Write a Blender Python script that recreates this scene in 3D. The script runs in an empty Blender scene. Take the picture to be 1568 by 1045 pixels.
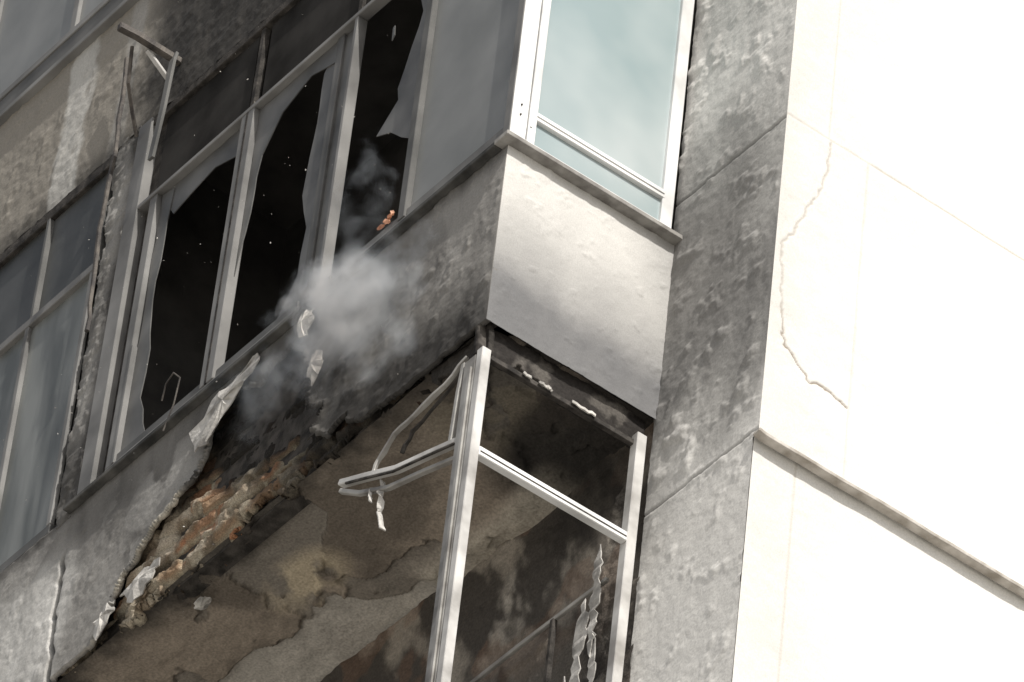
import bpy, bmesh, math, random
import numpy as np
from mathutils import Matrix, Vector
random.seed(4)
sc=bpy.context.scene
# ------------------------------------------------------------------ helpers
def link(o,parent=None):
    sc.collection.objects.link(o)
    if parent is not None: o.parent=parent
    return o
def empty(name):
    e=bpy.data.objects.new(name,None); link(e); return e
def _h(ix,iy,seed):
    n=(ix.astype(np.int64)*374761393+iy.astype(np.int64)*668265263+seed*1442695041)&0x7fffffff
    n=((n^(n>>13))*1274126177)&0x7fffffff
    n=(n^(n>>16))&0x7fffffff
    return (n%100003)/100003.0
def vnoise(x,y,seed=0):
    ix=np.floor(x);iy=np.floor(y);fx=x-ix;fy=y-iy
    fx=fx*fx*fx*(fx*(fx*6-15)+10);fy=fy*fy*fy*(fy*(fy*6-15)+10)
    a=_h(ix,iy,seed);b=_h(ix+1,iy,seed);c=_h(ix,iy+1,seed);d=_h(ix+1,iy+1,seed)
    return (a*(1-fx)+b*fx)*(1-fy)+(c*(1-fx)+d*fx)*fy
def fbm(x,y,s=1.0,o=4,seed=0):
    x=np.asarray(x)*s;y=np.asarray(y)*s;t=0;a=.5;n=0
    for i in range(o):
        c,sn=math.cos(.6*i+.3),math.sin(.6*i+.3)
        t=t+a*vnoise(x*c-y*sn+17.3*i,x*sn+y*c-9.1*i,seed+i*7);n+=a
        x=x*2.03;y=y*2.03;a*=.52
    return t/n
def ss(a,b,x):
    t=np.clip((x-a)/(b-a),0,1);return t*t*(3-2*t)
def mix(a,b,t):
    return a*(1-t)+b*t
def blob(x,y,cx,cy,rx,ry):
    return np.clip(1-np.sqrt(((x-cx)/rx)**2+((y-cy)/ry)**2),0,1)
def segd(x,y,pts):
    d=np.full(np.shape(x),9.0)
    for (ax,ay),(bx,by) in zip(pts[:-1],pts[1:]):
        vx,vy=bx-ax,by-ay
        t=np.clip(((x-ax)*vx+(y-ay)*vy)/(vx*vx+vy*vy),0,1)
        d=np.minimum(d,np.hypot(x-ax-t*vx,y-ay-t*vy))
    return d
def C3(r,g,b,like): 
    return np.stack([np.full(np.shape(like),r),np.full(np.shape(like),g),np.full(np.shape(like),b)],-1).astype(float)
def surf(name,axes,u0,u1,v0,v1,w,sgn,step,fn,mat,parent,thick=0):
    nu=int((u1-u0)/step)+1;nv=int((v1-v0)/step)+1
    u=np.linspace(u0,u1,nu);v=np.linspace(v0,v1,nv)
    U,V=np.meshgrid(u,v)
    disp,col,keep=fn(U,V)
    ax={'x':0,'y':1,'z':2}
    P=np.zeros((nv,nu,3));P[...,ax[axes[0]]]=U;P[...,ax[axes[1]]]=V;P[...,ax[axes[2]]]=w+sgn*disp
    idx=np.arange(nu*nv).reshape(nv,nu)
    q=np.stack([idx[:-1,:-1],idx[:-1,1:],idx[1:,1:],idx[1:,:-1]],-1).reshape(-1,4)
    if keep is not None:
        k=keep.reshape(-1);q=q[k[q].all(1)]
    a=np.zeros(3);a[ax[axes[0]]]=1;b=np.zeros(3);b[ax[axes[1]]]=1
    n=np.cross(a,b)[ax[axes[2]]]
    if n*sgn<0:q=q[:,::-1]
    me=bpy.data.meshes.new(name)
    me.vertices.add(nu*nv);me.vertices.foreach_set('co',P.reshape(-1))
    me.loops.add(q.size);me.loops.foreach_set('vertex_index',q.reshape(-1).astype(np.int32))
    me.polygons.add(len(q));me.polygons.foreach_set('loop_start',np.arange(0,q.size,4,dtype=np.int32))
    me.polygons.foreach_set('use_smooth',np.ones(len(q),dtype=bool))
    me.update(calc_edges=True)
    at=me.color_attributes.new('Col','FLOAT_COLOR','POINT')
    rgba=np.ones((nu*nv,4));rgba[:,:3]=np.clip(col.reshape(-1,3),0.004,.9)
    at.data.foreach_set('color',rgba.reshape(-1))
    if keep is not None:
        bm=bmesh.new();bm.from_mesh(me)
        bmesh.ops.delete(bm,geom=[vv for vv in bm.verts if not vv.link_faces],context='VERTS')
        bm.to_mesh(me);bm.free()
    me.materials.append(mat)
    o=bpy.data.objects.new(name,me);link(o,parent)
    if thick:
        m=o.modifiers.new('s','SOLIDIFY');m.thickness=thick;m.offset=-1
    return o
def box(name,x0,x1,y0,y1,z0,z1,mat,parent,bev=.004):
    me=bpy.data.meshes.new(name);bm=bmesh.new()
    bmesh.ops.create_cube(bm,size=1)
    for v in bm.verts:
        v.co=Vector(((x0+x1)/2+v.co.x*(x1-x0),(y0+y1)/2+v.co.y*(y1-y0),(z0+z1)/2+v.co.z*(z1-z0)))
    if bev: bmesh.ops.bevel(bm,geom=bm.edges[:],offset=bev,segments=1,affect='EDGES')
    bm.to_mesh(me);bm.free();me.materials.append(mat)
    o=bpy.data.objects.new(name,me);return link(o,parent)
def bar(name,pts,w,h,mat,parent,up=(0,0,1),jit=0):
    me=bpy.data.meshes.new(name);bm=bmesh.new();rings=[];P0=[Vector(p) for p in pts];P=[]
    for a,b in zip(P0[:-1],P0[1:]):
        k=3 if jit else 1
        for j in range(k): P.append(a.lerp(b,j/k)+Vector([random.uniform(-jit,jit) for _ in range(3)])*(1 if j else 0))
    P.append(P0[-1]);n=len(P)
    for i,p in enumerate(P):
        t=(P[min(i+1,n-1)]-P[max(i-1,0)]).normalized()
        s=t.cross(Vector(up)).normalized()
        if s.length<.1:s=Vector((1,0,0))
        r=s.cross(t).normalized();f=1+(random.uniform(-.25,.25) if jit else 0)
        rings.append([bm.verts.new(p+s*a*w/2*f+r*b*h/2) for a,b in((-1,-1),(1,-1),(1,1),(-1,1))])
    for a,b in zip(rings[:-1],rings[1:]):
        for k in range(4): bm.faces.new([a[k],a[(k+1)%4],b[(k+1)%4],b[k]])
    bm.faces.new(rings[0][::-1]);bm.faces.new(rings[-1])
    bmesh.ops.recalc_face_normals(bm,faces=bm.faces[:])
    bm.to_mesh(me);bm.free();me.materials.append(mat)
    o=bpy.data.objects.new(name,me);link(o,parent)
    m=o.modifiers.new('b','BEVEL');m.width=min(w,h)*.15;m.segments=1
    return o
def shard(name,poly,y,mat,parent,th=.006,jit=.012):
    pts=[]
    n=len(poly)
    for i in range(n):
        a=np.array(poly[i],float);b=np.array(poly[(i+1)%n],float)
        L=np.hypot(*(b-a));k=max(1,int(L/.12))
        for j in range(k):
            p=a+(b-a)*j/k
            if j: p=p+np.array([random.uniform(-jit,jit),random.uniform(-jit,jit)])
            pts.append(p)
    me=bpy.data.meshes.new(name);bm=bmesh.new()
    f=bm.faces.new([bm.verts.new((p[0],y,p[1])) for p in pts])
    r=bmesh.ops.extrude_face_region(bm,geom=[f])
    for v in r['geom']:
        if isinstance(v,bmesh.types.BMVert):v.co.y+=th
    bmesh.ops.recalc_face_normals(bm,faces=bm.faces[:])
    bmesh.ops.triangulate(bm,faces=[f for f in bm.faces if len(f.verts)>4])
    bm.to_mesh(me);bm.free();me.materials.append(mat)
    o=bpy.data.objects.new(name,me);return link(o,parent)
# ------------------------------------------------------------------ materials
def mat_new(name):
    m=bpy.data.materials.new(name);m.use_nodes=True
    nt=m.node_tree;return m,nt,nt.nodes['Principled BSDF']
def nd(nt,t,**k):
    n=nt.nodes.new(t)
    for a,b in k.items(): setattr(n,a,b)
    return n
def plaster(name,bump=.5,scale=28,dist=.012,rough=.92,mot=.3):
    m,nt,b=mat_new(name)
    at=nd(nt,'ShaderNodeAttribute',attribute_name='Col')
    tc=nd(nt,'ShaderNodeTexCoord')
    n1=nd(nt,'ShaderNodeTexNoise');n1.inputs['Scale'].default_value=scale;n1.inputs['Detail'].default_value=5;n1.inputs['Roughness'].default_value=.6
    n2=nd(nt,'ShaderNodeTexNoise');n2.inputs['Scale'].default_value=scale*4;n2.inputs['Detail'].default_value=2
    nt.links.new(tc.outputs['Object'],n1.inputs['Vector']);nt.links.new(tc.outputs['Object'],n2.inputs['Vector'])
    mr=nd(nt,'ShaderNodeMapRange');mr.inputs['From Min'].default_value=.3;mr.inputs['From Max'].default_value=.7
    mr.inputs['To Min'].default_value=1-mot;mr.inputs['To Max'].default_value=1+mot*.6
    nt.links.new(n2.outputs['Fac'],mr.inputs['Value'])
    mx=nd(nt,'ShaderNodeMix',data_type='RGBA',blend_type='MULTIPLY');mx.inputs[0].default_value=1
    cmb=nd(nt,'ShaderNodeCombineColor')
    for i in range(3): nt.links.new(mr.outputs[0],cmb.inputs[i])
    nt.links.new(at.outputs['Color'],mx.inputs[6]);nt.links.new(cmb.outputs[0],mx.inputs[7])
    nt.links.new(mx.outputs[2],b.inputs['Base Color'])
    b.inputs['Roughness'].default_value=rough;b.inputs['Specular IOR Level'].default_value=.2
    bp=nd(nt,'ShaderNodeBump');bp.inputs['Strength'].default_value=bump;bp.inputs['Distance'].default_value=dist
    nt.links.new(n1.outputs['Fac'],bp.inputs['Height']);nt.links.new(bp.outputs[0],b.inputs['Normal'])
    return m
def solid(name,c1,c2,scale=6,rough=.5,metal=0,bump=0,spec=.5,lo=.35,hi=.65,det=5,stretch=None):
    m,nt,b=mat_new(name)
    tc=nd(nt,'ShaderNodeTexCoord')
    n=nd(nt,'ShaderNodeTexNoise');n.inputs['Scale'].default_value=scale;n.inputs['Detail'].default_value=det
    src=tc.outputs['Object']
    if stretch:
        mp=nd(nt,'ShaderNodeMapping');mp.inputs['Scale'].default_value=stretch
        nt.links.new(src,mp.inputs['Vector']);src=mp.outputs[0]
    nt.links.new(src,n.inputs['Vector'])
    r=nd(nt,'ShaderNodeValToRGB');r.color_ramp.elements[0].position=lo;r.color_ramp.elements[1].position=hi
    r.color_ramp.elements[0].color=(*c1,1);r.color_ramp.elements[1].color=(*c2,1)
    nt.links.new(n.outputs['Fac'],r.inputs[0]);nt.links.new(r.outputs[0],b.inputs['Base Color'])
    b.inputs['Roughness'].default_value=rough;b.inputs['Metallic'].default_value=metal;b.inputs['Specular IOR Level'].default_value=spec
    if bump:
        n2=nd(nt,'ShaderNodeTexNoise');n2.inputs['Scale'].default_value=scale*6;n2.inputs['Detail'].default_value=3
        nt.links.new(tc.outputs['Object'],n2.inputs['Vector'])
        bp=nd(nt,'ShaderNodeBump');bp.inputs['Strength'].default_value=bump;bp.inputs['Distance'].default_value=.01
        nt.links.new(n2.outputs['Fac'],bp.inputs['Height']);nt.links.new(bp.outputs[0],b.inputs['Normal'])
    return m
M_pl=plaster('sooty_plaster',.38,19,.010,mot=.14)
M_pl2=plaster('white_plaster',.3,30,.006,mot=.10)
M_ceil=plaster('burnt_ceiling_plaster',.6,18,.02,mot=.25)
M_brick=plaster('exposed_brick_mat',.8,36,.016,mot=.4)
M_fw=solid('white_window_frame',(.50,.50,.49),(.72,.72,.71),2.5,.4,0,0,lo=.3,hi=.5)
M_fg=solid('sooty_window_frame',(.07,.07,.067),(.14,.138,.132),2.5,.55,0,0,spec=.3)
M_fg2=solid('grey_window_frame',(.11,.108,.104),(.23,.226,.218),2.2,.55,0,0,spec=.3)
M_fd=solid('charred_frame',(.02,.018,.016),(.07,.063,.056),14,.8,0,.5,spec=.2)
M_al=solid('burnt_aluminium',(.16,.15,.138),(.40,.39,.365),5,.5,.1,.1)
M_alw=solid('dirty_white_aluminium',(.26,.25,.235),(.56,.55,.53),3,.45,0,.05,lo=.36,hi=.58)
M_black=solid('black_soot',(.05,.048,.046),(.09,.086,.081),3,.95,0,.2,spec=.1)
M_gteal=solid('frosted_sky_tint_glass',(.245,.31,.32),(.39,.435,.44),1.1,.25,0,0,.45,.36,.68,det=3)  # teal sky tint and pale cloud reflection painted into the base colour
M_ggrey=solid('smoked_grey_glass',(.16,.165,.16),(.24,.243,.237),2.2,.3,0,0,.4,.3,.7)
M_gneigh=solid('neighbour_glass',(.10,.107,.102),(.22,.228,.218),1.8,.3,0,0,.35,.35,.62,stretch=(2.5,1,.5))
M_gdark=solid('blackened_glass',(.018,.017,.016),(.04,.038,.036),3,.9,0,0,.05)
M_shard=solid('broken_sooty_glass',(.07,.07,.068),(.15,.148,.142),3,.4,0,0,.3)
M_flake=solid('peeled_paint_flake',(.22,.21,.195),(.58,.56,.525),9,.85,0,.5)
M_metal=solid('rusty_dark_metal',(.035,.03,.028),(.12,.105,.09),12,.7,.1,.3)
M_orange=solid('glowing_ember',(.20,.11,.075),(.72,.42,.28),34,.8,0,.4)
M_orange.node_tree.nodes['Principled BSDF'].inputs['Emission Color'].default_value=(1,.3,.1,1)
M_orange.node_tree.nodes['Principled BSDF'].inputs['Emission Strength'].default_value=.1
M_ground=solid('pale_paving',(.36,.345,.315),(.44,.42,.385),.4,.9,0,.2)
# ------------------------------------------------------------------ building
B=empty('apartment_building')
H=1.22; D=1.09; WX=.888
BRK=[(-4.3,-1.4),(-3.45,-1.3),(-3.3,-1.0),(-3.1,-.78),(-2.85,-.66),(-2.6,-.56),(-2.5,-.30),(-2.2,-.16),(-1.8,-.20),(-1.62,-.42),(-1.58,-.8),(-1.35,-1.02),(-1.1,-1.13),(-.7,-1.2),(.1,-1.4)]
bx=np.array([p[0] for p in BRK]);bz=np.array([p[1] for p in BRK])
def f_spandrel(x,z):
    zb=np.interp(x,bx,bz)+(fbm(x,z,5,5,3)-.5)*.34*ss(-.3,-.8,x)*ss(-4.2,-3.4,x)
    keep=z>zb
    edge=np.clip(1-(z-zb)/.07,0,1)
    big=fbm(x,z,1.8,4,11);mid=fbm(x,z,6,4,14);fine=fbm(x,z,20,3,12);stk=fbm(x*1.0,z*.22,9,4,19)
    cf=ss(0,-.05,x)
    disp=(mid-.5)*.008+(fine-.5)*.006+np.clip(fbm(x,z,9,4,15)-.58,0,1)*mix(.045,.02,ss(-1.5,-2.5,x))
    disp+=edge**2*.03*ss(-1.0,-1.6,x)
    disp*=cf
    col=C3(.27,.26,.243,x)
    soot=.98*blob(x,z,-1.95,-.42,1.5,.95)**.38
    soot=np.maximum(soot,.6*ss(-.14,-.0,z))
    soot=np.maximum(soot,.95*ss(-.42,-1.05,z+.22*(x+.8)*(x>-.8))*ss(-1.9,-1.2,x))
    soot=np.maximum(soot,.66*blob(x,z,-3.3,-.20,.95,.42)**.55)
    soot=np.clip(soot+(big-.5)*.5+(stk-.5)*.45,0,.96)
    col=mix(col,C3(.034,.032,.03,x),soot[...,None])
    light=ss(.47,.53,fbm(x,z,2.8,5,21))*blob(x,z,-2.85,-.42,.45,.26)**.35
    light=np.maximum(light,ss(.58,.61,fbm(x,z,8,4,24))*blob(x,z,-3.3,-.75,.5,.6)**.4*.5)
    col=mix(col,C3(.36,.35,.33,x)*(.7+.6*stk)[...,None],light[...,None]*.75)
    col=mix(col,C3(.52,.48,.40,x),(edge*ss(.45,.55,mid)*ss(-2.4,-2.7,x))[...,None]*.8)
    left=ss(-3.70,-3.98,x+(big-.5)*.3)
    col=mix(col,C3(.50,.49,.465,x)*(.65+.7*stk)[...,None],(left*ss(-.05,-.55,z+(mid-.5)*.2))[...,None])
    crack=ss(.03,.008,np.abs(x+3.86+(fbm(z,z*0,6,3,5)-.5)*.14))*ss(-.25,-.4,z)
    disp-=crack*.03;col*=(1-.8*crack)[...,None]
    return disp,col,keep
surf('burnt_balcony_spandrel','xzy',-5.9,0.0,-H,0.0,0,-1,.0085,f_spandrel,M_pl,B,thick=.028)
def f_brick(x,z):
    bh=.095;bl=.27
    zz=z+(fbm(x,z,4,2,8)-.5)*.03
    row=np.floor(zz/bh);fz=zz/bh-row
    xx=x/bl+.5*(row%2);cidx=np.floor(xx);fx=xx-cidx
    e=np.minimum(np.minimum(fz,1-fz)*bh,np.minimum(fx,1-fx)*bl)
    m=ss(.004,.016,e+(fbm(x,z,18,3,9)-.5)*.02)
    r=_h(cidx,row,5);r2=_h(cidx,row,9)
    disp=m*(.012+.03*r)+(fbm(x,z,12,5,31)-.5)*.05
    gone=(r2>.7)*ss(-.5,-.8,z);disp-=gone*m*.06
    col=mix(C3(.38,.18,.095,x),C3(.31,.21,.13,x),r[...,None])
    col=mix(C3(.44,.39,.29,x),col,m[...,None])
    cover=ss(.43,.55,fbm(x,z,3.8,5,61))
    cc=mix(C3(.22,.18,.13,x),C3(.48,.43,.34,x),ss(.35,.65,fbm(x,z,9,4,62))[...,None])
    col=mix(col,cc,cover[...,None]*.9);disp+=cover*.014
    col=mix(col,C3(.05,.042,.034,x),(gone*m*.6)[...,None])
    soot=np.maximum(ss(-2.2,-1.55,x)*.95,.85*ss(-.80,-.5,z))
    soot=np.maximum(soot,.3*ss(-3.15,-3.4,x))
    soot=np.clip(soot+(fbm(x,z,5,4,71)-.48)*.9,0,.97)
    hole=np.clip(3.2*blob(x,z,-2.0,-.38,.80,.60)+(fbm(x,z,5,4,72)-.5)*.8,0,.98)
    soot=np.maximum(soot,hole);disp-=hole*.05
    col=mix(col,C3(.014,.013,.012,x),soot[...,None])
    keep=z>(-1.19+.22*(fbm(x,z,6,4,77)-.35))
    return disp,col,keep
surf('exposed_brickwork','xzy',-3.8,-.5,-1.21,-.1,.075,-1,.008,f_brick,M_brick,B,thick=.05)
def s_spandrel(y,z):
    big=fbm(y,z,1.8,4,101);fine=fbm(y,z,18,3,102)
    disp=(big-.5)*.006+(fine-.5)*.004+np.clip(fbm(y+z*.4,z-y*.7,7,4,110)-.58,0,1)*.016+np.clip(fbm(y,z,13,4,111)-.66,0,1)*.025
    disp*=ss(0,.04,y)
    t=z+(y-.5)*.10+(big-.5)*.26
    soot=.60*ss(-.10,-.8,t)+.40*ss(-.70,-.98,t)
    soot=np.maximum(soot,.9*ss(.06,.0,y)*ss(-.9,-1.18,z))
    soot=np.maximum(soot,.97*ss(-1.16,-1.215,z+(fine-.5)*.04))
    soot=np.maximum(soot,.4*ss(.65,1.1,y))
    soot=np.clip(soot+(fbm(y,z*.4,7,4,103)-.5)*.14,0,1)
    col=mix(C3(.56,.548,.52,y),C3(.15,.15,.152,y),soot[...,None])
    return disp,col,None
surf('side_spandrel','yzx',-.0,D,-H,0,0,1,.0075,s_spandrel,M_pl2,B)
box('spandrel_core',-5.9,-.03,.09,.2,-1.19,-.002,M_fd,B,0)
box('side_spandrel_core',-.14,-.03,.02,D,-1.19,-.002,M_fd,B,0)
def w_strip(x,z):
    big=fbm(x,z,1.5,4,201);mid=fbm(x,z,5,4,203);fine=fbm(x,z,20,3,202);stk=fbm(x,z*.25,7,4,207)
    a=mix(1,.5,ss(-1.5,-2.0,z))
    disp=((mid-.5)*.008+(fine-.5)*.006+np.clip(fbm(x,z,9,4,204)-.59,0,1)*.055)*a
    disp*=ss(WX,WX-.05,x)
    g=ss(.012,.004,np.abs(z-.3))+ss(.012,.004,np.abs(z+1.86));disp-=g*.010
    zz=z+(big-.5)*.6+(stk-.5)*.5
    soot=.82*ss(1.3,.1,zz)*ss(-1.95,-.95,zz)+.34*ss(.8,1.6,zz)
    soot=np.maximum(soot,.5*ss(.45,0,x)*ss(-2.6,-1.8,z)*ss(.6,0,z))
    soot=soot*(1-.40*ss(.50,.88,x+(mid-.5)*.2)*ss(-.7,-.2,z))
    soot=np.clip(soot+(stk-.5)*.15,0,1)
    col=mix(C3(.70,.685,.65,x),C3(.125,.121,.116,x),soot[...,None])
    col*=(1-.5*g)[...,None]
    keep=x<WX-.034*(z<-1.905)+.001
    return disp,col,keep
surf('facade_wall_strip','xzy',-.02,WX,-5.5,3.6,D,-1,.010,w_strip,M_pl,B)
CR=[(1.38,.30),(1.38,.20),(1.32,-.12),(1.26,-.30),(1.22,-.40),(1.14,-.60),(1.16,-.91),(1.18,-1.2),(1.25,-1.27),(1.375,-1.37),(1.46,-1.36),(1.62,-1.40)]
def e_wall(y,z):
    big=fbm(y,z,1.6,4,301);fine=fbm(y,z,12,4,302)
    f=ss(D,D+.04,y)
    disp=((big-.5)*.012+(fine-.5)*.006)*f-.035*ss(-1.895,-1.905,z)
    d=segd(y+(fbm(y,z,14,3,5)-.5)*.05,z+(fbm(y,z,14,3,6)-.5)*.05,CR)
    cr=ss(.0095,.003,d)
    gr=ss(.010,.003,np.abs(z-.32))*mix(.6,1,ss(1.6,1.7,y))
    gr=np.maximum(gr,.6*ss(.009,.003,np.abs(y-1.37))*(z>.32))
    gr=np.maximum(gr,.5*ss(.009,.003,np.abs(y-1.63))*(z<.32)*(z>-1.9))
    gr=np.maximum(gr,.6*ss(.009,.003,np.abs(y-1.36))*(z<-1.9))
    disp-=cr*.006+gr*.004
    col=C3(.59,.577,.545,y)*(1-.18*(big-.5)-.08*(fine-.5))[...,None]*(1+.16*ss(1.2,2.2,y))[...,None]
    low=ss(-.9,-1.25,z)*.45+.42
    col=mix(col,C3(.20,.16,.12,y),(cr*low)[...,None]);col=mix(col,C3(.36,.32,.27,y),(gr*.6)[...,None])
    st=ss(.20,.0,y-D)*ss(-1.7,-.6,z)*ss(1.2,.2,z)
    col=mix(col,C3(.42,.40,.37,y),(st*.25)[...,None])
    return disp,col,None
surf('white_end_wall','yzx',D,3.4,-3.6,2.5,WX,1,.008,e_wall,M_pl2,B)
M_white=solid('white_wall_paint',(.64,.625,.60),(.70,.685,.66),2,.9,0,.1)
mp=[(WX+.008,D-.02,-1.905)]+[(WX+.008,D+.02+k*.12,-1.912+random.uniform(-.004,.004)) for k in range(26)]
bar('drip_moulding',mp,.055,.026,solid('shadow_toned_moulding',(.26,.235,.20),(.50,.47,.43),9,.9,0,.4),B)  # brown-grey tone paints the shadow line under the ledge into the moulding
box('end_wall_mass',.2,WX-.045,D+.03,9,-28.3,6,M_white,B,0)
box('facade_mass',-9,WX-.05,D+.35,9,-28.3,9,M_white,B,0)
# --- sills
M_sill=solid('stone_sill',(.14,.13,.12),(.30,.29,.27),9,.8,0,.2)
box('side_window_sill',-.05,.065,-.055,D+.03,.0,.032,M_sill,B)
box('front_window_sill',-3.9,-.052,-.05,.12,.001,.031,solid('sooty_sill',(.03,.03,.029),(.11,.107,.10),5,.8,0,.3,spec=.2),B)
# --- side window
sx0,sx1=-.05,.0
box('side_corner_post',sx0,sx1+.002,.0,.10,.032,2.9,M_fw,B)
box('side_bottom_rail',sx0,sx1-.004,.10,1.0,.032,.115,M_fw,B)
box('side_mid_rail',sx0,sx1+.006,.135,1.0,.275,.335,M_fw,B)
box('side_mid_rail_lip',sx0,sx1+.012,.15,.99,.30,.31,M_fw,B,.002)
box('side_sash_post',sx0,sx1+.008,.105,.155,.033,2.9,M_fw,B)
box('side_sash_post_end',sx0,sx1+.004,.985,1.06,.033,2.9,M_fw,B)
box('side_window_gasket',-.03,-.012,.152,.160,.335,2.9,M_fd,B,0)
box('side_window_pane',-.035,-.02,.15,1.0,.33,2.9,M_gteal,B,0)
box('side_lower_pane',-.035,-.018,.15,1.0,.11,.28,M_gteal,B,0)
for i,(y,z) in enumerate([(.05,.25),(.05,.32),(.12,.2)]):
    box('frame_screw_%d'%i,.0,.010,y-.004,y+.004,z-.004,z+.004,M_fd,B,0)
# --- front windows
def frames():
    y0,y1=.0,.06
    box('corner_post',-.06,-.052+.05,y0-.004,y1,.032,2.9,M_fg2,B)
    box('bottom_rail',-3.60,-.06,y0,y1,.032,.13,M_fg2,B)
    box('transom_rail',-3.72,-.06,y0-.01,y1,2.17,2.20,M_fg2,B)
    box('head_rail',-3.72,-.06,y0,y1,2.84,2.9,M_fd,B)
    box('jamb_outer',-3.84,-3.71,y0-.012,y1,.032,2.9,M_fg2,B)
    box('jamb_inner',-3.60,-3.53,y0,y1,.13,2.17,M_fg2,B)
    box('jamb_bright_edge',-3.535,-3.515,y0-.004,y1,.13,1.0,M_fg2,B,.002)
    box('jamb_gap',-3.71,-3.60,.05,.07,.032,2.9,M_fd,B)
    for i,(a,b,m) in enumerate([(-2.72,-2.60,M_fg2),(-1.86,-1.80,M_fg),(-1.67,-1.64,M_fg2),(-.96,-.90,M_fg)]):
        box('mullion_%d'%i,a,b,y0-.006 if i!=1 else .02,y1,.13,2.17,m,B)
    box('mullion_groove',-2.672,-2.655,y0-.008,y0,.13,2.17,M_fd,B,0)
    box('sash_rail_1',-3.52,-2.72,.012,.05,.13,.20,M_fg,B)
    box('sash_rail_2',-2.60,-1.86,.012,.05,.13,.20,M_fg,B)
    box('sash_rail_3',-1.63,-.96,.012,.05,.13,.19,M_fg,B)
    box('sash_rail_4',-.90,-.06,.008,.05,.13,.19,M_fg2,B)
    box('front_grey_pane',-.90,-.06,.03,.04,.19,2.9,M_ggrey,B,0)
    for i,(a,b) in enumerate([(-3.6,-2.72),(-2.6,-1.7),(-1.66,-.96)]):
        box('transom_pane_%d'%i,a,b,.03,.04,2.22,2.84,M_gdark,B,0)
    for i,a in enumerate([-2.68,-1.68,-.94]):
        box('transom_mullion_%d'%i,a,a+.04,.01,.05,2.22,2.84,M_fd,B)
frames()
shard('shard_1',[(-3.52,2.17),(-3.40,2.14),(-3.42,1.75),(-3.44,1.3),(-3.38,.9),(-3.40,.55),(-3.28,.2),(-3.52,.2)],.03,M_shard,B)
shard('shard_2',[(-3.50,2.17),(-2.72,2.17),(-2.72,1.55),(-2.78,1.95),(-3.0,2.02),(-3.2,1.98),(-3.38,1.93)],.037,M_shard,B)
shard('shard_3',[(-2.60,2.17),(-1.82,2.17),(-1.86,2.0),(-2.1,2.07),(-2.35,1.97),(-2.50,1.75),(-2.55,1.2),(-2.60,.9)],.03,M_shard,B)
shard('shard_4',[(-1.86,2.17),(-1.98,2.0),(-1.99,1.5),(-2.02,1.1),(-1.93,.8),(-1.95,.45),(-2.12,.2),(-1.86,.2)],.037,M_shard,B)
shard('shard_6',[(-1.80,2.17),(-1.67,2.17),(-1.67,.2),(-1.80,.2)],.038,M_shard,B,jit=0)
shard('shard_5',[(-.96,2.17),(-1.15,2.17),(-1.04,1.78),(-1.11,1.55),(-1.19,1.3),(-1.17,1.2),(-1.34,1.05),(-1.2,.98),(-.96,.76)],.03,M_shard,B)
shard('shard_7',[(-1.325,1.86),(-1.31,1.87),(-1.30,1.79),(-1.32,1.76)],.03,M_shard,B,jit=0)
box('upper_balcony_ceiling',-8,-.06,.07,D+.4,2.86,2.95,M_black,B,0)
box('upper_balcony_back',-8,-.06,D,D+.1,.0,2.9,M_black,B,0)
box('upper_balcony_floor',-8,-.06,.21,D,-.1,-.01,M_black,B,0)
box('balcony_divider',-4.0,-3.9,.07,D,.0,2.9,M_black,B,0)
# --- pier
def pier(x,z):
    big=fbm(x,z,2.5,4,401);fine=fbm(x,z,18,4,402)
    disp=(fbm(x,z,6,4,403)-.5)*.03+np.clip(fine-.5,0,1)*.04
    soot=np.clip(.62+(big-.5)*1.2+.35*ss(-3.95,-3.84,x),0,.95)
    col=mix(C3(.36,.35,.33,x),C3(.05,.047,.044,x),soot[...,None])
    keep=(x>-4.05+(fbm(z,z*0,7,4,3)-.5)*.09)
    return disp,col,keep
surf('concrete_pier','xzy',-4.10,-3.84,-.03,2.93,.0,-1,.009,pier,M_pl,B,thick=.05)
box('pier_core',-4.07,-3.84,.05,.09,-.0,2.9,M_fd,B,0)
bar('pier_ragged_edge',[(-4.06,-.05,3.6),(-4.05,-.04,3.1),(-4.0,-.05,2.8),(-4.03,-.05,2.2),(-4.01,-.04,1.7),(-3.99,-.04,1.4)],.022,.022,M_metal,B,up=(0,1,0),jit=.008)  # thin dark bar added to draw the pier's ragged dark edge
# --- neighbour glazing
box('neighbour_bottom_rail',-8,-4.1,.0,.05,.0,.07,M_fg,B)
box('neighbour_mid_rail',-8,-4.1,-.006,.05,1.98,2.04,M_fg2,B)
box('neighbour_top_rail',-8,-4.1,.0,.05,2.82,2.9,M_fd,B)
for i,a in enumerate([-4.14,-4.78,-5.5,-6.2]):
    box('neighbour_mullion_%d'%i,a,a+.04,-.003,.05,.07,1.98,M_fg2,B)
    box('neighbour_upper_mullion_%d'%i,a+.03,a+.06,-.003,.05,2.04,2.82,M_fg,B)
box('neighbour_lower_panes',-8,-4.1,.025,.035,.07,1.98,M_gneigh,B,0)
box('neighbour_upper_panes',-8,-4.1,.03,.04,2.04,2.82,solid('neighbour_dark_glass',(.04,.042,.04),(.085,.087,.085),2,.4,0,0,.3),B,0)
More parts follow.
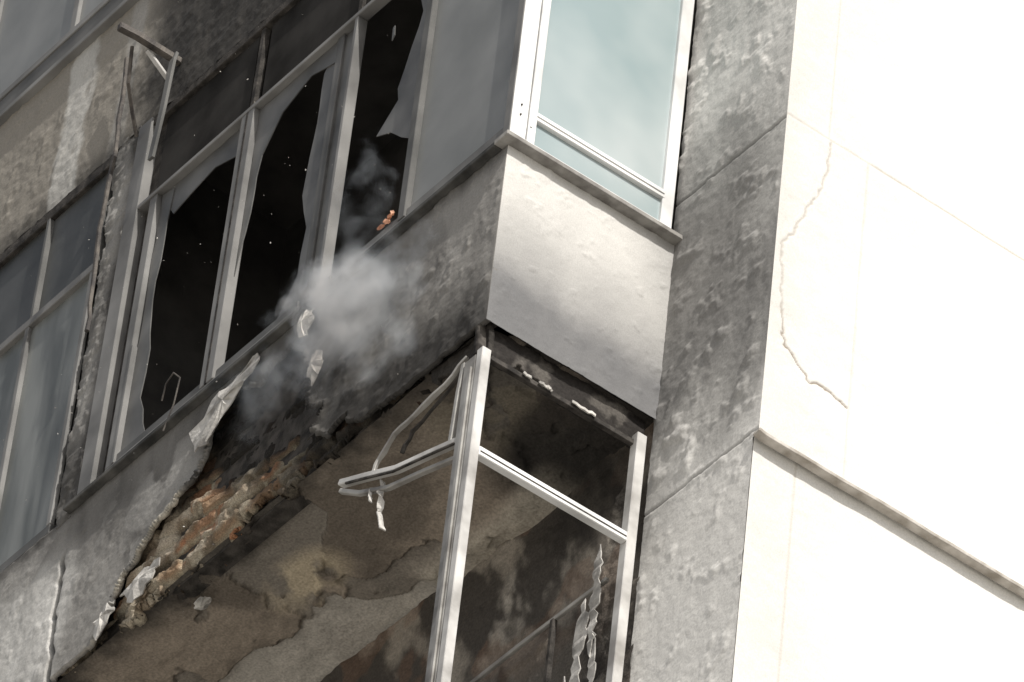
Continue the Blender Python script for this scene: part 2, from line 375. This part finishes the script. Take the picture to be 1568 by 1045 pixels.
# --- upper spandrel
def u_spandrel(x,z):
    big=fbm(x,z,1.8,4,501);mid=fbm(x,z,6,4,505);fine=fbm(x,z,20,3,502);stk=fbm(x,z*.25,8,4,509)
    disp=(mid-.5)*.010+(fine-.5)*.007+np.clip(fbm(x,z,10,4,515)-.60,0,1)*.03
    col=C3(.26,.24,.208,x)
    white=ss(.17,.11,np.abs(x+4.64+(mid-.5)*.14))*ss(.2,.5,fbm(x*2,z*.6,6,4,508)+.1)
    col=mix(col,C3(.50,.49,.46,x),white[...,None]*.8)
    w2=ss(.10,.05,np.abs(x+4.1+(big-.5)*.1))
    col=mix(col,C3(.36,.35,.33,x),w2[...,None]*.6)
    soot=.97*ss(-4.2,-3.65,x+(big-.5)*.5)
    soot=np.maximum(soot,.65*ss(3.15,2.92,z+(mid-.5)*.15)*(1-white*.7))
    soot=np.clip(soot+(stk-.5)*.25,0,.97)
    col=mix(col,C3(.038,.036,.034,x),soot[...,None])
    return disp,col,None
surf('upper_spandrel','xzy',-6.8,-.0,2.9,4.16,.0,-1,.011,u_spandrel,M_pl,B)
box('upper_spandrel_core',-6.8,-.02,.03,.2,2.905,4.15,M_fd,B,0)
box('upper_sill',-7.5,.05,-.05,.12,4.16,4.20,M_fg2,B)
box('upper_window_bottom_rail',-7.5,0,.0,.05,4.20,4.42,M_fg,B)
box('upper_window_rail',-7.5,0,-.01,.05,4.42,4.47,M_fg2,B)
box('upper_window_panes',-7.5,-.0,.02,.03,4.47,7,M_ggrey,B,0)
for i in range(7):
    box('upper_mullion_%d'%i,-7+i*1.0+.1,-7+i*1.0+.16,-.004,.05,4.47,7,M_fg2,B)
box('upper_side_spandrel',-.08,-.002,.0,D,2.9,4.15,M_white,B,0)
# --- lower balcony ceiling
def ceil(x,y):
    big=fbm(x,y,2.0,5,601);fine=fbm(x,y,9,5,602);n3=fbm(x,y,4,4,603)
    col=mix(C3(.16,.137,.112,x),C3(.34,.29,.235,x),ss(.35,.65,big)[...,None])
    lim=.74+.28*ss(-2.35,-1.85,x)-.05*ss(-2.6,-3.1,x)+(n3-.5)*.22
    a=ss(-.006,.006,y-lim)*ss(-1.45,-1.7,x)
    disp=(big-.5)*.04+(fine-.5)*.015
    disp-=a*.03
    col=mix(col,C3(.50,.47,.42,x)*(.8+.4*fine)[...,None],a[...,None])
    p=fbm(x,y,2.6,5,640);c=ss(.545,.56,p)*(1-a);disp-=c*.022
    col=mix(col,C3(.25,.23,.20,x),c[...,None]*.7)
    rim=ss(.02,.0,np.abs(p-.545))*(1-a);col=mix(col,C3(.04,.034,.028,x),rim[...,None]*.6)
    och=blob(x,y,-2.25,.55,.35,.2)*ss(.4,.6,n3+.1)
    col=mix(col,C3(.55,.47,.34,x),np.clip(och*1.6,0,.8)[...,None])
    och=blob(x,y,-.55,.45,.45,.4)*ss(.5,.56,fbm(x,y,3.4,4,650))
    col=mix(col,C3(.34,.30,.23,x),np.clip(och*1.4,0,.6)[...,None])
    s=.9*ss(.34,.02,y+(n3-.5)*.35)
    s=np.maximum(s,.62*ss(-1.1,-.5,x)*ss(1.0,.5,y))
    s=np.maximum(s,.97*np.clip(blob(x,y,-.36,.92,.75,.52)*2.4,0,1))
    s=np.clip(s+(big-.5)*.6,0,.96)
    col=mix(col,C3(.026,.024,.022,x),s[...,None])
    cove=ss(.86,.98,y+(n3-.5)*.1)*ss(-.6,-.9,x)*ss(-1.9,-1.7,x)
    disp+=cove*.05
    col=mix(col,C3(.48,.44,.37,x)*(.6+.8*fine)[...,None],cove[...,None]*.75)
    return disp,col,None
surf('burnt_balcony_ceiling','xyz',-6.5,-.02,.06,D+.02,-1.2,-1,.010,ceil,M_ceil,B)
def backw(x,z):
    big=fbm(x,z,2.2,5,701);fine=fbm(x,z,9,5,702)
    disp=(big-.5)*.05+(fine-.5)*.03
    n=fbm(x*1.3+z*.5,z*.6,3,5,703)
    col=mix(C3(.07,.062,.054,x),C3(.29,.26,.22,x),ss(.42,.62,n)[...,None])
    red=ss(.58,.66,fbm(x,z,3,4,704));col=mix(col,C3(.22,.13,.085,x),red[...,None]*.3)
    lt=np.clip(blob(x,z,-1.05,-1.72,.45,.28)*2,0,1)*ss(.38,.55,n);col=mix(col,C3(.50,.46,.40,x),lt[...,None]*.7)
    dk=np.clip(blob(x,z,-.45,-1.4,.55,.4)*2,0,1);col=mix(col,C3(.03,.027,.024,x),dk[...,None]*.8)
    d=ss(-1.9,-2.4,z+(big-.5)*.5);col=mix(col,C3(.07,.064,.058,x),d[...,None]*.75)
    return disp,col,None
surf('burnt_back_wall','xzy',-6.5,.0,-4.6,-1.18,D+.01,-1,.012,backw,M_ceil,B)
box('balcony_slab_floor',-8,-.05,.0,D,-4.5,-4.3,M_black,B,0)
box('lower_parapet',-8,-.02,.0,.12,-5.6,-4.1,M_white,B,0)
box('lower_side_parapet',-.1,-.0,.12,D-.01,-5.6,-4.1,M_white,B,0)
bar('back_window_head',[(-1.6,D-.06,-2.2),(-.9,D-.07,-2.205),(-.2,D-.06,-2.2)],.022,.026,M_al,B)
bar('back_window_jamb',[(-.62,D-.07,-2.21),(-.62,D-.07,-4.2)],.03,.03,M_fd,B,up=(0,1,0))
def torn(name,x0,z0,z1,w_,seed):
    """ragged vertical strip of scorched paint still hanging on the jamb"""
    r=random.Random(seed);me=bpy.data.meshes.new(name);bm=bmesh.new();n=22;L=[];Rr=[]
    cx=x0
    for k in range(n+1):
        z=z0+(z1-z0)*k/n;env=min(1,(k+.3)/4,(n-k+.3)/4)
        cx+=r.uniform(-.008,.008)
        yy=D-.075-.012*r.random()
        L.append(bm.verts.new((cx-w_*env*r.uniform(.15,.6),yy,z)));Rr.append(bm.verts.new((cx+w_*env*r.uniform(.15,.6),yy-.006*r.random(),z)))
    for k in range(n): bm.faces.new([L[k],Rr[k],Rr[k+1],L[k+1]])
    bm.to_mesh(me);bm.free();me.materials.append(M_flake);o=bpy.data.objects.new(name,me);link(o,B)
    o.modifiers.new('s','SOLIDIFY').thickness=.006
for i,(x,z0,z1,w_) in enumerate([(-.25,-1.95,-2.7,.08),(-.34,-2.25,-3.2,.11),(-.24,-2.55,-3.4,.07),(-.45,-2.7,-3.6,.08)]):
    torn('torn_jamb_strip_%d'%i,x,z0,z1,w_,i+3)
# --- lower balcony frames
box('lower_corner_post_front',-.15,-.055,.0,.06,-4.1,-1.42,M_al,B)
box('lower_corner_post_flange',-.10,-.07,-.012,.0,-4.1,-1.5,M_al,B)
box('lower_corner_post_side',-.05,.0,.0,.055,-4.1,-1.40,M_alw,B)
box('lower_corner_gap',-.058,-.048,.02,.05,-4.1,-1.40,M_fd,B,0)
box('lower_side_rail',-.045,.0,.055,.985,-2.10,-2.04,M_fw,B)
box('lower_side_rail_groove',-.002,.002,.06,.98,-2.078,-2.070,M_fd,B,0)
box('lower_side_post_end',-.06,.0,.985,1.045,-4.1,-1.36,M_alw,B)
def head(y,z):
    n=fbm(y,z,9,4,801)
    keep=z>-1.42+.12*np.clip(n-.42,0,1)*2
    return (fbm(y,z,5,4,802)-.5)*.05,mix(C3(.025,.022,.02,y),C3(.09,.082,.073,y),ss(.5,.7,n)[...,None]),keep
surf('charred_side_head','yzx',.0,1.06,-1.44,-1.2,-.05,1,.008,head,M_ceil,B,thick=.03)
surf('charred_front_head','xzy',-.5,-.03,-1.48,-1.2,.05,-1,.008,lambda x,z:((fbm(x,z,6,4,812)-.5)*.06,C3(.03,.027,.024,x)*(1+2*fbm(x,z,9,3,814))[...,None]*.7,z>-1.42+.4*np.clip(-.12-x,0,1)+.15*(fbm(x,z,9,4,813)-.5)),M_ceil,B,thick=.03)
box('lower_side_head_rail',-.06,-.03,.05,1.0,-1.43,-1.395,M_fd,B)
for i,(y,l) in enumerate([(.27,.05),(.37,.06),(.58,.15),(.42,.03)]):
    bar('bright_gap_fleck_%d'%i,[(-.02,y,-1.40),(-.015,y+l*.5,-1.41),(-.02,y+l,-1.405)],.008,.018,M_flake,B,jit=.004)  # pale bars painted in as light showing through gaps at the frame head
# --- bent frame
BF=empty('bent_window_frame')
bar('bent_rail_upper',[(-.15,.02,-1.94),(-.35,.0,-1.90),(-.6,-.03,-1.86),(-.85,-.05,-1.76),(-1.07,-.05,-1.66)],.045,.035,M_alw,BF)
bar('bent_rail_lip',[(-.15,.0,-1.965),(-.35,-.02,-1.925),(-.6,-.05,-1.885),(-.85,-.07,-1.785),(-1.0,-.07,-1.715)],.012,.012,M_fd,BF)
bar('bent_rail_lower',[(-.15,.03,-2.04),(-.4,.0,-1.99),(-.65,-.03,-1.95),(-.9,-.04,-1.83),(-1.05,-.06,-1.73)],.03,.025,M_al,BF)
bar('bent_stile',[(-.16,.02,-1.36),(-.3,.0,-1.47),(-.52,-.02,-1.54),(-.68,-.02,-1.56),(-.80,-.02,-1.66),(-.82,-.03,-1.76)],.025,.018,M_al,BF,jit=.004)
bar('bent_stile_b',[(-.2,.03,-1.42),(-.36,.02,-1.52),(-.55,.0,-1.62),(-.62,.0,-1.72)],.018,.014,M_fd,BF,jit=.004)
bar('hanging_strip',[(-.72,-.03,-1.86),(-.70,-.04,-1.98),(-.71,-.03,-2.08),(-.66,-.03,-2.22)],.035,.008,M_flake,BF,jit=.006)
bar('hanging_strip_b',[(-.8,-.04,-1.86),(-.79,-.05,-1.93),(-.77,-.05,-1.98)],.02,.008,M_flake,BF,jit=.004)
bar('inner_stile',[(-.175,.02,-1.4),(-.18,.01,-1.6),(-.195,.01,-1.93)],.03,.03,M_al,BF,up=(0,1,0))
# --- peeling flakes
def flake(name,poly,y,tilt,mat,parent,seed):
    rnd=random.Random(seed)
    me=bpy.data.meshes.new(name);bm=bmesh.new();n=len(poly);pts=[]
    for i in range(n):
        a=poly[i];b=poly[(i+1)%n]
        for j in range(4):
            t=j/4;pts.append((a[0]+(b[0]-a[0])*t+rnd.uniform(-.014,.014),a[1]+(b[1]-a[1])*t+rnd.uniform(-.014,.014)))
    zt=max(p[1] for p in pts)
    cx=sum(p[0] for p in pts)/len(pts);cz=sum(p[1] for p in pts)/len(pts)
    c=bm.verts.new((cx,y-tilt*(zt-cz)-.02,cz))
    vs=[bm.verts.new((p[0],y-tilt*(zt-p[1])+rnd.uniform(-.012,.012),p[1])) for p in pts]
    mid=[bm.verts.new(((v.co.x+cx)/2+rnd.uniform(-.01,.01),(v.co.y+c.co.y)/2+rnd.uniform(-.012,.012),(v.co.z+cz)/2+rnd.uniform(-.01,.01))) for v in vs]
    k=len(vs)
    for i in range(k):
        bm.faces.new([c,mid[i],mid[(i+1)%k]]);bm.faces.new([mid[i],vs[i],vs[(i+1)%k],mid[(i+1)%k]])
    bmesh.ops.recalc_face_normals(bm,faces=bm.faces[:])
    bm.to_mesh(me);bm.free();me.materials.append(mat)
    o=bpy.data.objects.new(name,me);link(o,parent)
    m=o.modifiers.new('s','SOLIDIFY');m.thickness=.008
    return o
PF=empty('peeling_plaster')
flake('flake_a',[(-2.66,-.26),(-2.50,-.10),(-2.30,-.08),(-2.12,-.02),(-2.08,-.10),(-2.24,-.20),(-2.36,-.30),(-2.46,-.44),(-2.58,-.44)],-.03,.05,M_flake,PF,1)
flake('flake_b',[(-1.74,-.03),(-1.62,-.05),(-1.58,-.18),(-1.62,-.28),(-1.72,-.18)],-.04,.1,M_flake,PF,2)
flake('flake_c',[(-1.58,-.42),(-1.50,-.42),(-1.44,-.56),(-1.50,-.68),(-1.58,-.58)],-.03,.1,M_flake,PF,3)
flake('flake_d',[(-3.2,-1.02),(-3.0,-.96),(-2.85,-1.0),(-2.9,-1.10),(-3.05,-1.2)],.01,.1,M_flake,PF,4)
flake('flake_e',[(-3.40,-1.12),(-3.30,-1.04),(-3.2,-1.12),(-3.3,-1.3)],-.02,.1,M_flake,PF,5)
me=bpy.data.meshes.new('ceiling_flake');bm=bmesh.new()
bmesh.ops.create_icosphere(bm,subdivisions=3,radius=.06)
for v in bm.verts:
    r=.8+.35*random.random();v.co=Vector((v.co.x*r*1.0-2.72,v.co.y*r*.6+.22,v.co.z*.35*r-1.25))
bm.to_mesh(me);bm.free();me.materials.append(M_flake);link(bpy.data.objects.new('ceiling_flake',me),PF)
me=bpy.data.meshes.new('burning_debris');bm=bmesh.new()
for k,(dx,dz,sx,sz) in enumerate([(0,0,2.2,.5),(.04,.012,1.5,1.0),(.07,.025,1.4,1.2),(.095,.035,.9,1.4),(.06,-.005,2.0,.6)]):
    r=bmesh.ops.create_icosphere(bm,subdivisions=2,radius=.011)
    for v in r['verts']:
        q=.6+.8*random.random();v.co=Vector((v.co.x*q*sx-1.10+dx,v.co.y*q-.012,v.co.z*q*sz+.185+dz))
bm.to_mesh(me);bm.free();me.materials.append(M_orange);link(bpy.data.objects.new('burning_debris',me))
# drifting ash: many tiny flakes in the air in front of the facade, one object
ra=random.Random(11);me=bpy.data.meshes.new('drifting_ash');bm=bmesh.new()
for k in range(150):
    c=Vector((ra.gauss(-1.9,1.0),ra.uniform(-.9,-.05),ra.gauss(.1,1.1)));s=ra.uniform(.002,.007)
    d1=Vector([ra.uniform(-1,1) for _ in range(3)]).normalized()*s;d2=Vector([ra.uniform(-1,1) for _ in range(3)]).normalized()*s*.8
    bm.faces.new([bm.verts.new(c+d1),bm.verts.new(c+d2),bm.verts.new(c-d1),bm.verts.new(c-d2*.6)])
bm.to_mesh(me);bm.free();me.materials.append(M_flake);link(bpy.data.objects.new('drifting_ash',me))
AB=empty('awning_bracket')
bar('arm',[(-3.52,.0,3.2),(-3.53,-.3,3.22),(-3.54,-.42,3.22)],.045,.05,M_metal,AB)
bar('drop_bar',[(-3.50,-.05,3.22),(-3.50,-.06,3.15),(-3.52,-.06,2.8),(-3.56,-.06,2.42)],.05,.02,M_fg,AB,up=(0,1,0))
bar('loop',[(-3.60,-.28,3.2),(-3.68,-.22,3.0),(-3.76,-.12,2.9),(-3.82,-.03,2.8)],.02,.02,M_metal,AB)
bar('brace',[(-3.56,-.2,3.19),(-3.55,-.03,3.05)],.03,.02,M_alw,AB)
bar('loose_wire',[(-3.05,-.03,.25),(-3.0,-.05,.33),(-2.92,-.06,.35),(-2.86,-.05,.28),(-2.9,-.04,.12),(-2.95,-.05,-.05)],.008,.008,M_metal,B,up=(0,1,0))
# ------------------------------------------------------------------ ground
me=bpy.data.meshes.new('ground');bm=bmesh.new();bmesh.ops.create_grid(bm,x_segments=2,y_segments=2,size=600)
bm.to_mesh(me);bm.free();me.materials.append(M_ground);g=bpy.data.objects.new('ground',me);g.location=(0,0,-28.3);link(g)
# ------------------------------------------------------------------ smoke
def smoke():
    o=box('smoke_plume',-2.15,-.2,-.42,-.075,-1.3,.6,M_black,None,0)
    m=bpy.data.materials.new('smoke_volume');m.use_nodes=True;nt=m.node_tree;nt.nodes.clear()
    out=nd(nt,'ShaderNodeOutputMaterial');pv=nd(nt,'ShaderNodeVolumeScatter')
    pv.inputs['Color'].default_value=(.86,.93,1,1);pv.inputs['Anisotropy'].default_value=.0
    tc=nd(nt,'ShaderNodeTexCoord')
    nz=nd(nt,'ShaderNodeTexNoise');nz.inputs['Scale'].default_value=4.2;nz.inputs['Detail'].default_value=3
    nt.links.new(tc.outputs['Object'],nz.inputs['Vector'])
    sub=nd(nt,'ShaderNodeVectorMath',operation='SUBTRACT');sub.inputs[1].default_value=(.5,.5,.5)
    nt.links.new(nz.outputs['Color'],sub.inputs[0])
    sca=nd(nt,'ShaderNodeVectorMath',operation='SCALE');sca.inputs['Scale'].default_value=.95
    nt.links.new(sub.outputs[0],sca.inputs[0])
    add=nd(nt,'ShaderNodeVectorMath',operation='ADD');nt.links.new(tc.outputs['Object'],add.inputs[0]);nt.links.new(sca.outputs[0],add.inputs[1])
    tot=None
    for (c,r,k) in [((-.90,-.22,-.72),(.44,.2,.40),.75),((-1.25,-.2,-.40),(.20,.18,.28),2.6),((-.98,-.22,.15),(.12,.14,.34),.16),((-1.72,-.18,-.62),(.22,.16,.24),.35)]:
        s=nd(nt,'ShaderNodeVectorMath',operation='SUBTRACT');s.inputs[1].default_value=c;nt.links.new(add.outputs[0],s.inputs[0])
        d=nd(nt,'ShaderNodeVectorMath',operation='DIVIDE');d.inputs[1].default_value=r;nt.links.new(s.outputs[0],d.inputs[0])
        l=nd(nt,'ShaderNodeVectorMath',operation='LENGTH');nt.links.new(d.outputs[0],l.inputs[0])
        mr=nd(nt,'ShaderNodeMapRange',interpolation_type='SMOOTHSTEP');mr.inputs['From Min'].default_value=1.25;mr.inputs['From Max'].default_value=0;mr.inputs['To Min'].default_value=0;mr.inputs['To Max'].default_value=k
        nt.links.new(l.outputs['Value'],mr.inputs['Value'])
        if tot is None: tot=mr.outputs[0]
        else:
            a=nd(nt,'ShaderNodeMath',operation='ADD');nt.links.new(tot,a.inputs[0]);nt.links.new(mr.outputs[0],a.inputs[1]);tot=a.outputs[0]
    m2=nd(nt,'ShaderNodeMapRange');m2.inputs['From Min'].default_value=.36;m2.inputs['From Max'].default_value=.60
    m2.inputs['To Min'].default_value=1;m2.inputs['To Max'].default_value=.08
    nt.links.new(nz.outputs['Fac'],m2.inputs['Value'])
    mu=nd(nt,'ShaderNodeMath',operation='MULTIPLY');nt.links.new(tot,mu.inputs[0]);nt.links.new(m2.outputs[0],mu.inputs[1])
    mk=nd(nt,'ShaderNodeMath',operation='MULTIPLY');mk.inputs[1].default_value=12.0;nt.links.new(mu.outputs[0],mk.inputs[0])
    nt.links.new(mk.outputs[0],pv.inputs['Density']);nt.links.new(pv.outputs[0],out.inputs['Volume'])
    try: m.cycles.volume_step_rate=4
    except Exception: pass
    o.data.materials.clear();o.data.materials.append(m)
smoke()
# ------------------------------------------------------------------ light
EL=math.radians(46);AZ=math.radians(9)
sd=Vector((math.cos(EL)*math.cos(AZ),-math.cos(EL)*math.sin(AZ),math.sin(EL)))
L=bpy.data.lights.new('sun','SUN');L.energy=4.9;L.angle=math.radians(.5);L.color=(1,.96,.90)
lo=bpy.data.objects.new('sun',L);link(lo);lo.rotation_euler=sd.to_track_quat('Z','Y').to_euler();lo.location=(20,-5,20)
w=bpy.data.worlds.new("World");sc.world=w;w.use_nodes=True;nt=w.node_tree
sky=nt.nodes.new('ShaderNodeTexSky');sky.sky_type='NISHITA';sky.sun_disc=False;sky.sun_elevation=EL;sky.sun_rotation=math.radians(99)
sky.dust_density=3.0;sky.ozone_density=.3
hs=nt.nodes.new('ShaderNodeHueSaturation');hs.inputs['Saturation'].default_value=.45
nt.links.new(sky.outputs[0],hs.inputs['Color']);nt.links.new(hs.outputs[0],nt.nodes['Background'].inputs[0]);nt.nodes['Background'].inputs[1].default_value=.12
# ------------------------------------------------------------------ camera
R=[[0.61014,0.787378,0.088124],[0.498484,-0.46795,0.729751],[0.615827,-0.401322,-0.67801]]
cam=bpy.data.cameras.new('camera');cam.lens=36*11485.2/1568;cam.sensor_width=36;cam.clip_start=.5;cam.clip_end=2000
co=bpy.data.objects.new('camera',cam);link(co)
m=Matrix(R).transposed().to_4x4();m.translation=Vector((23.0891,-14.8797,-26.686));co.matrix_world=m
sc.camera=co
sc.view_settings.view_transform='Standard';sc.view_settings.look='None';sc.view_settings.exposure=0
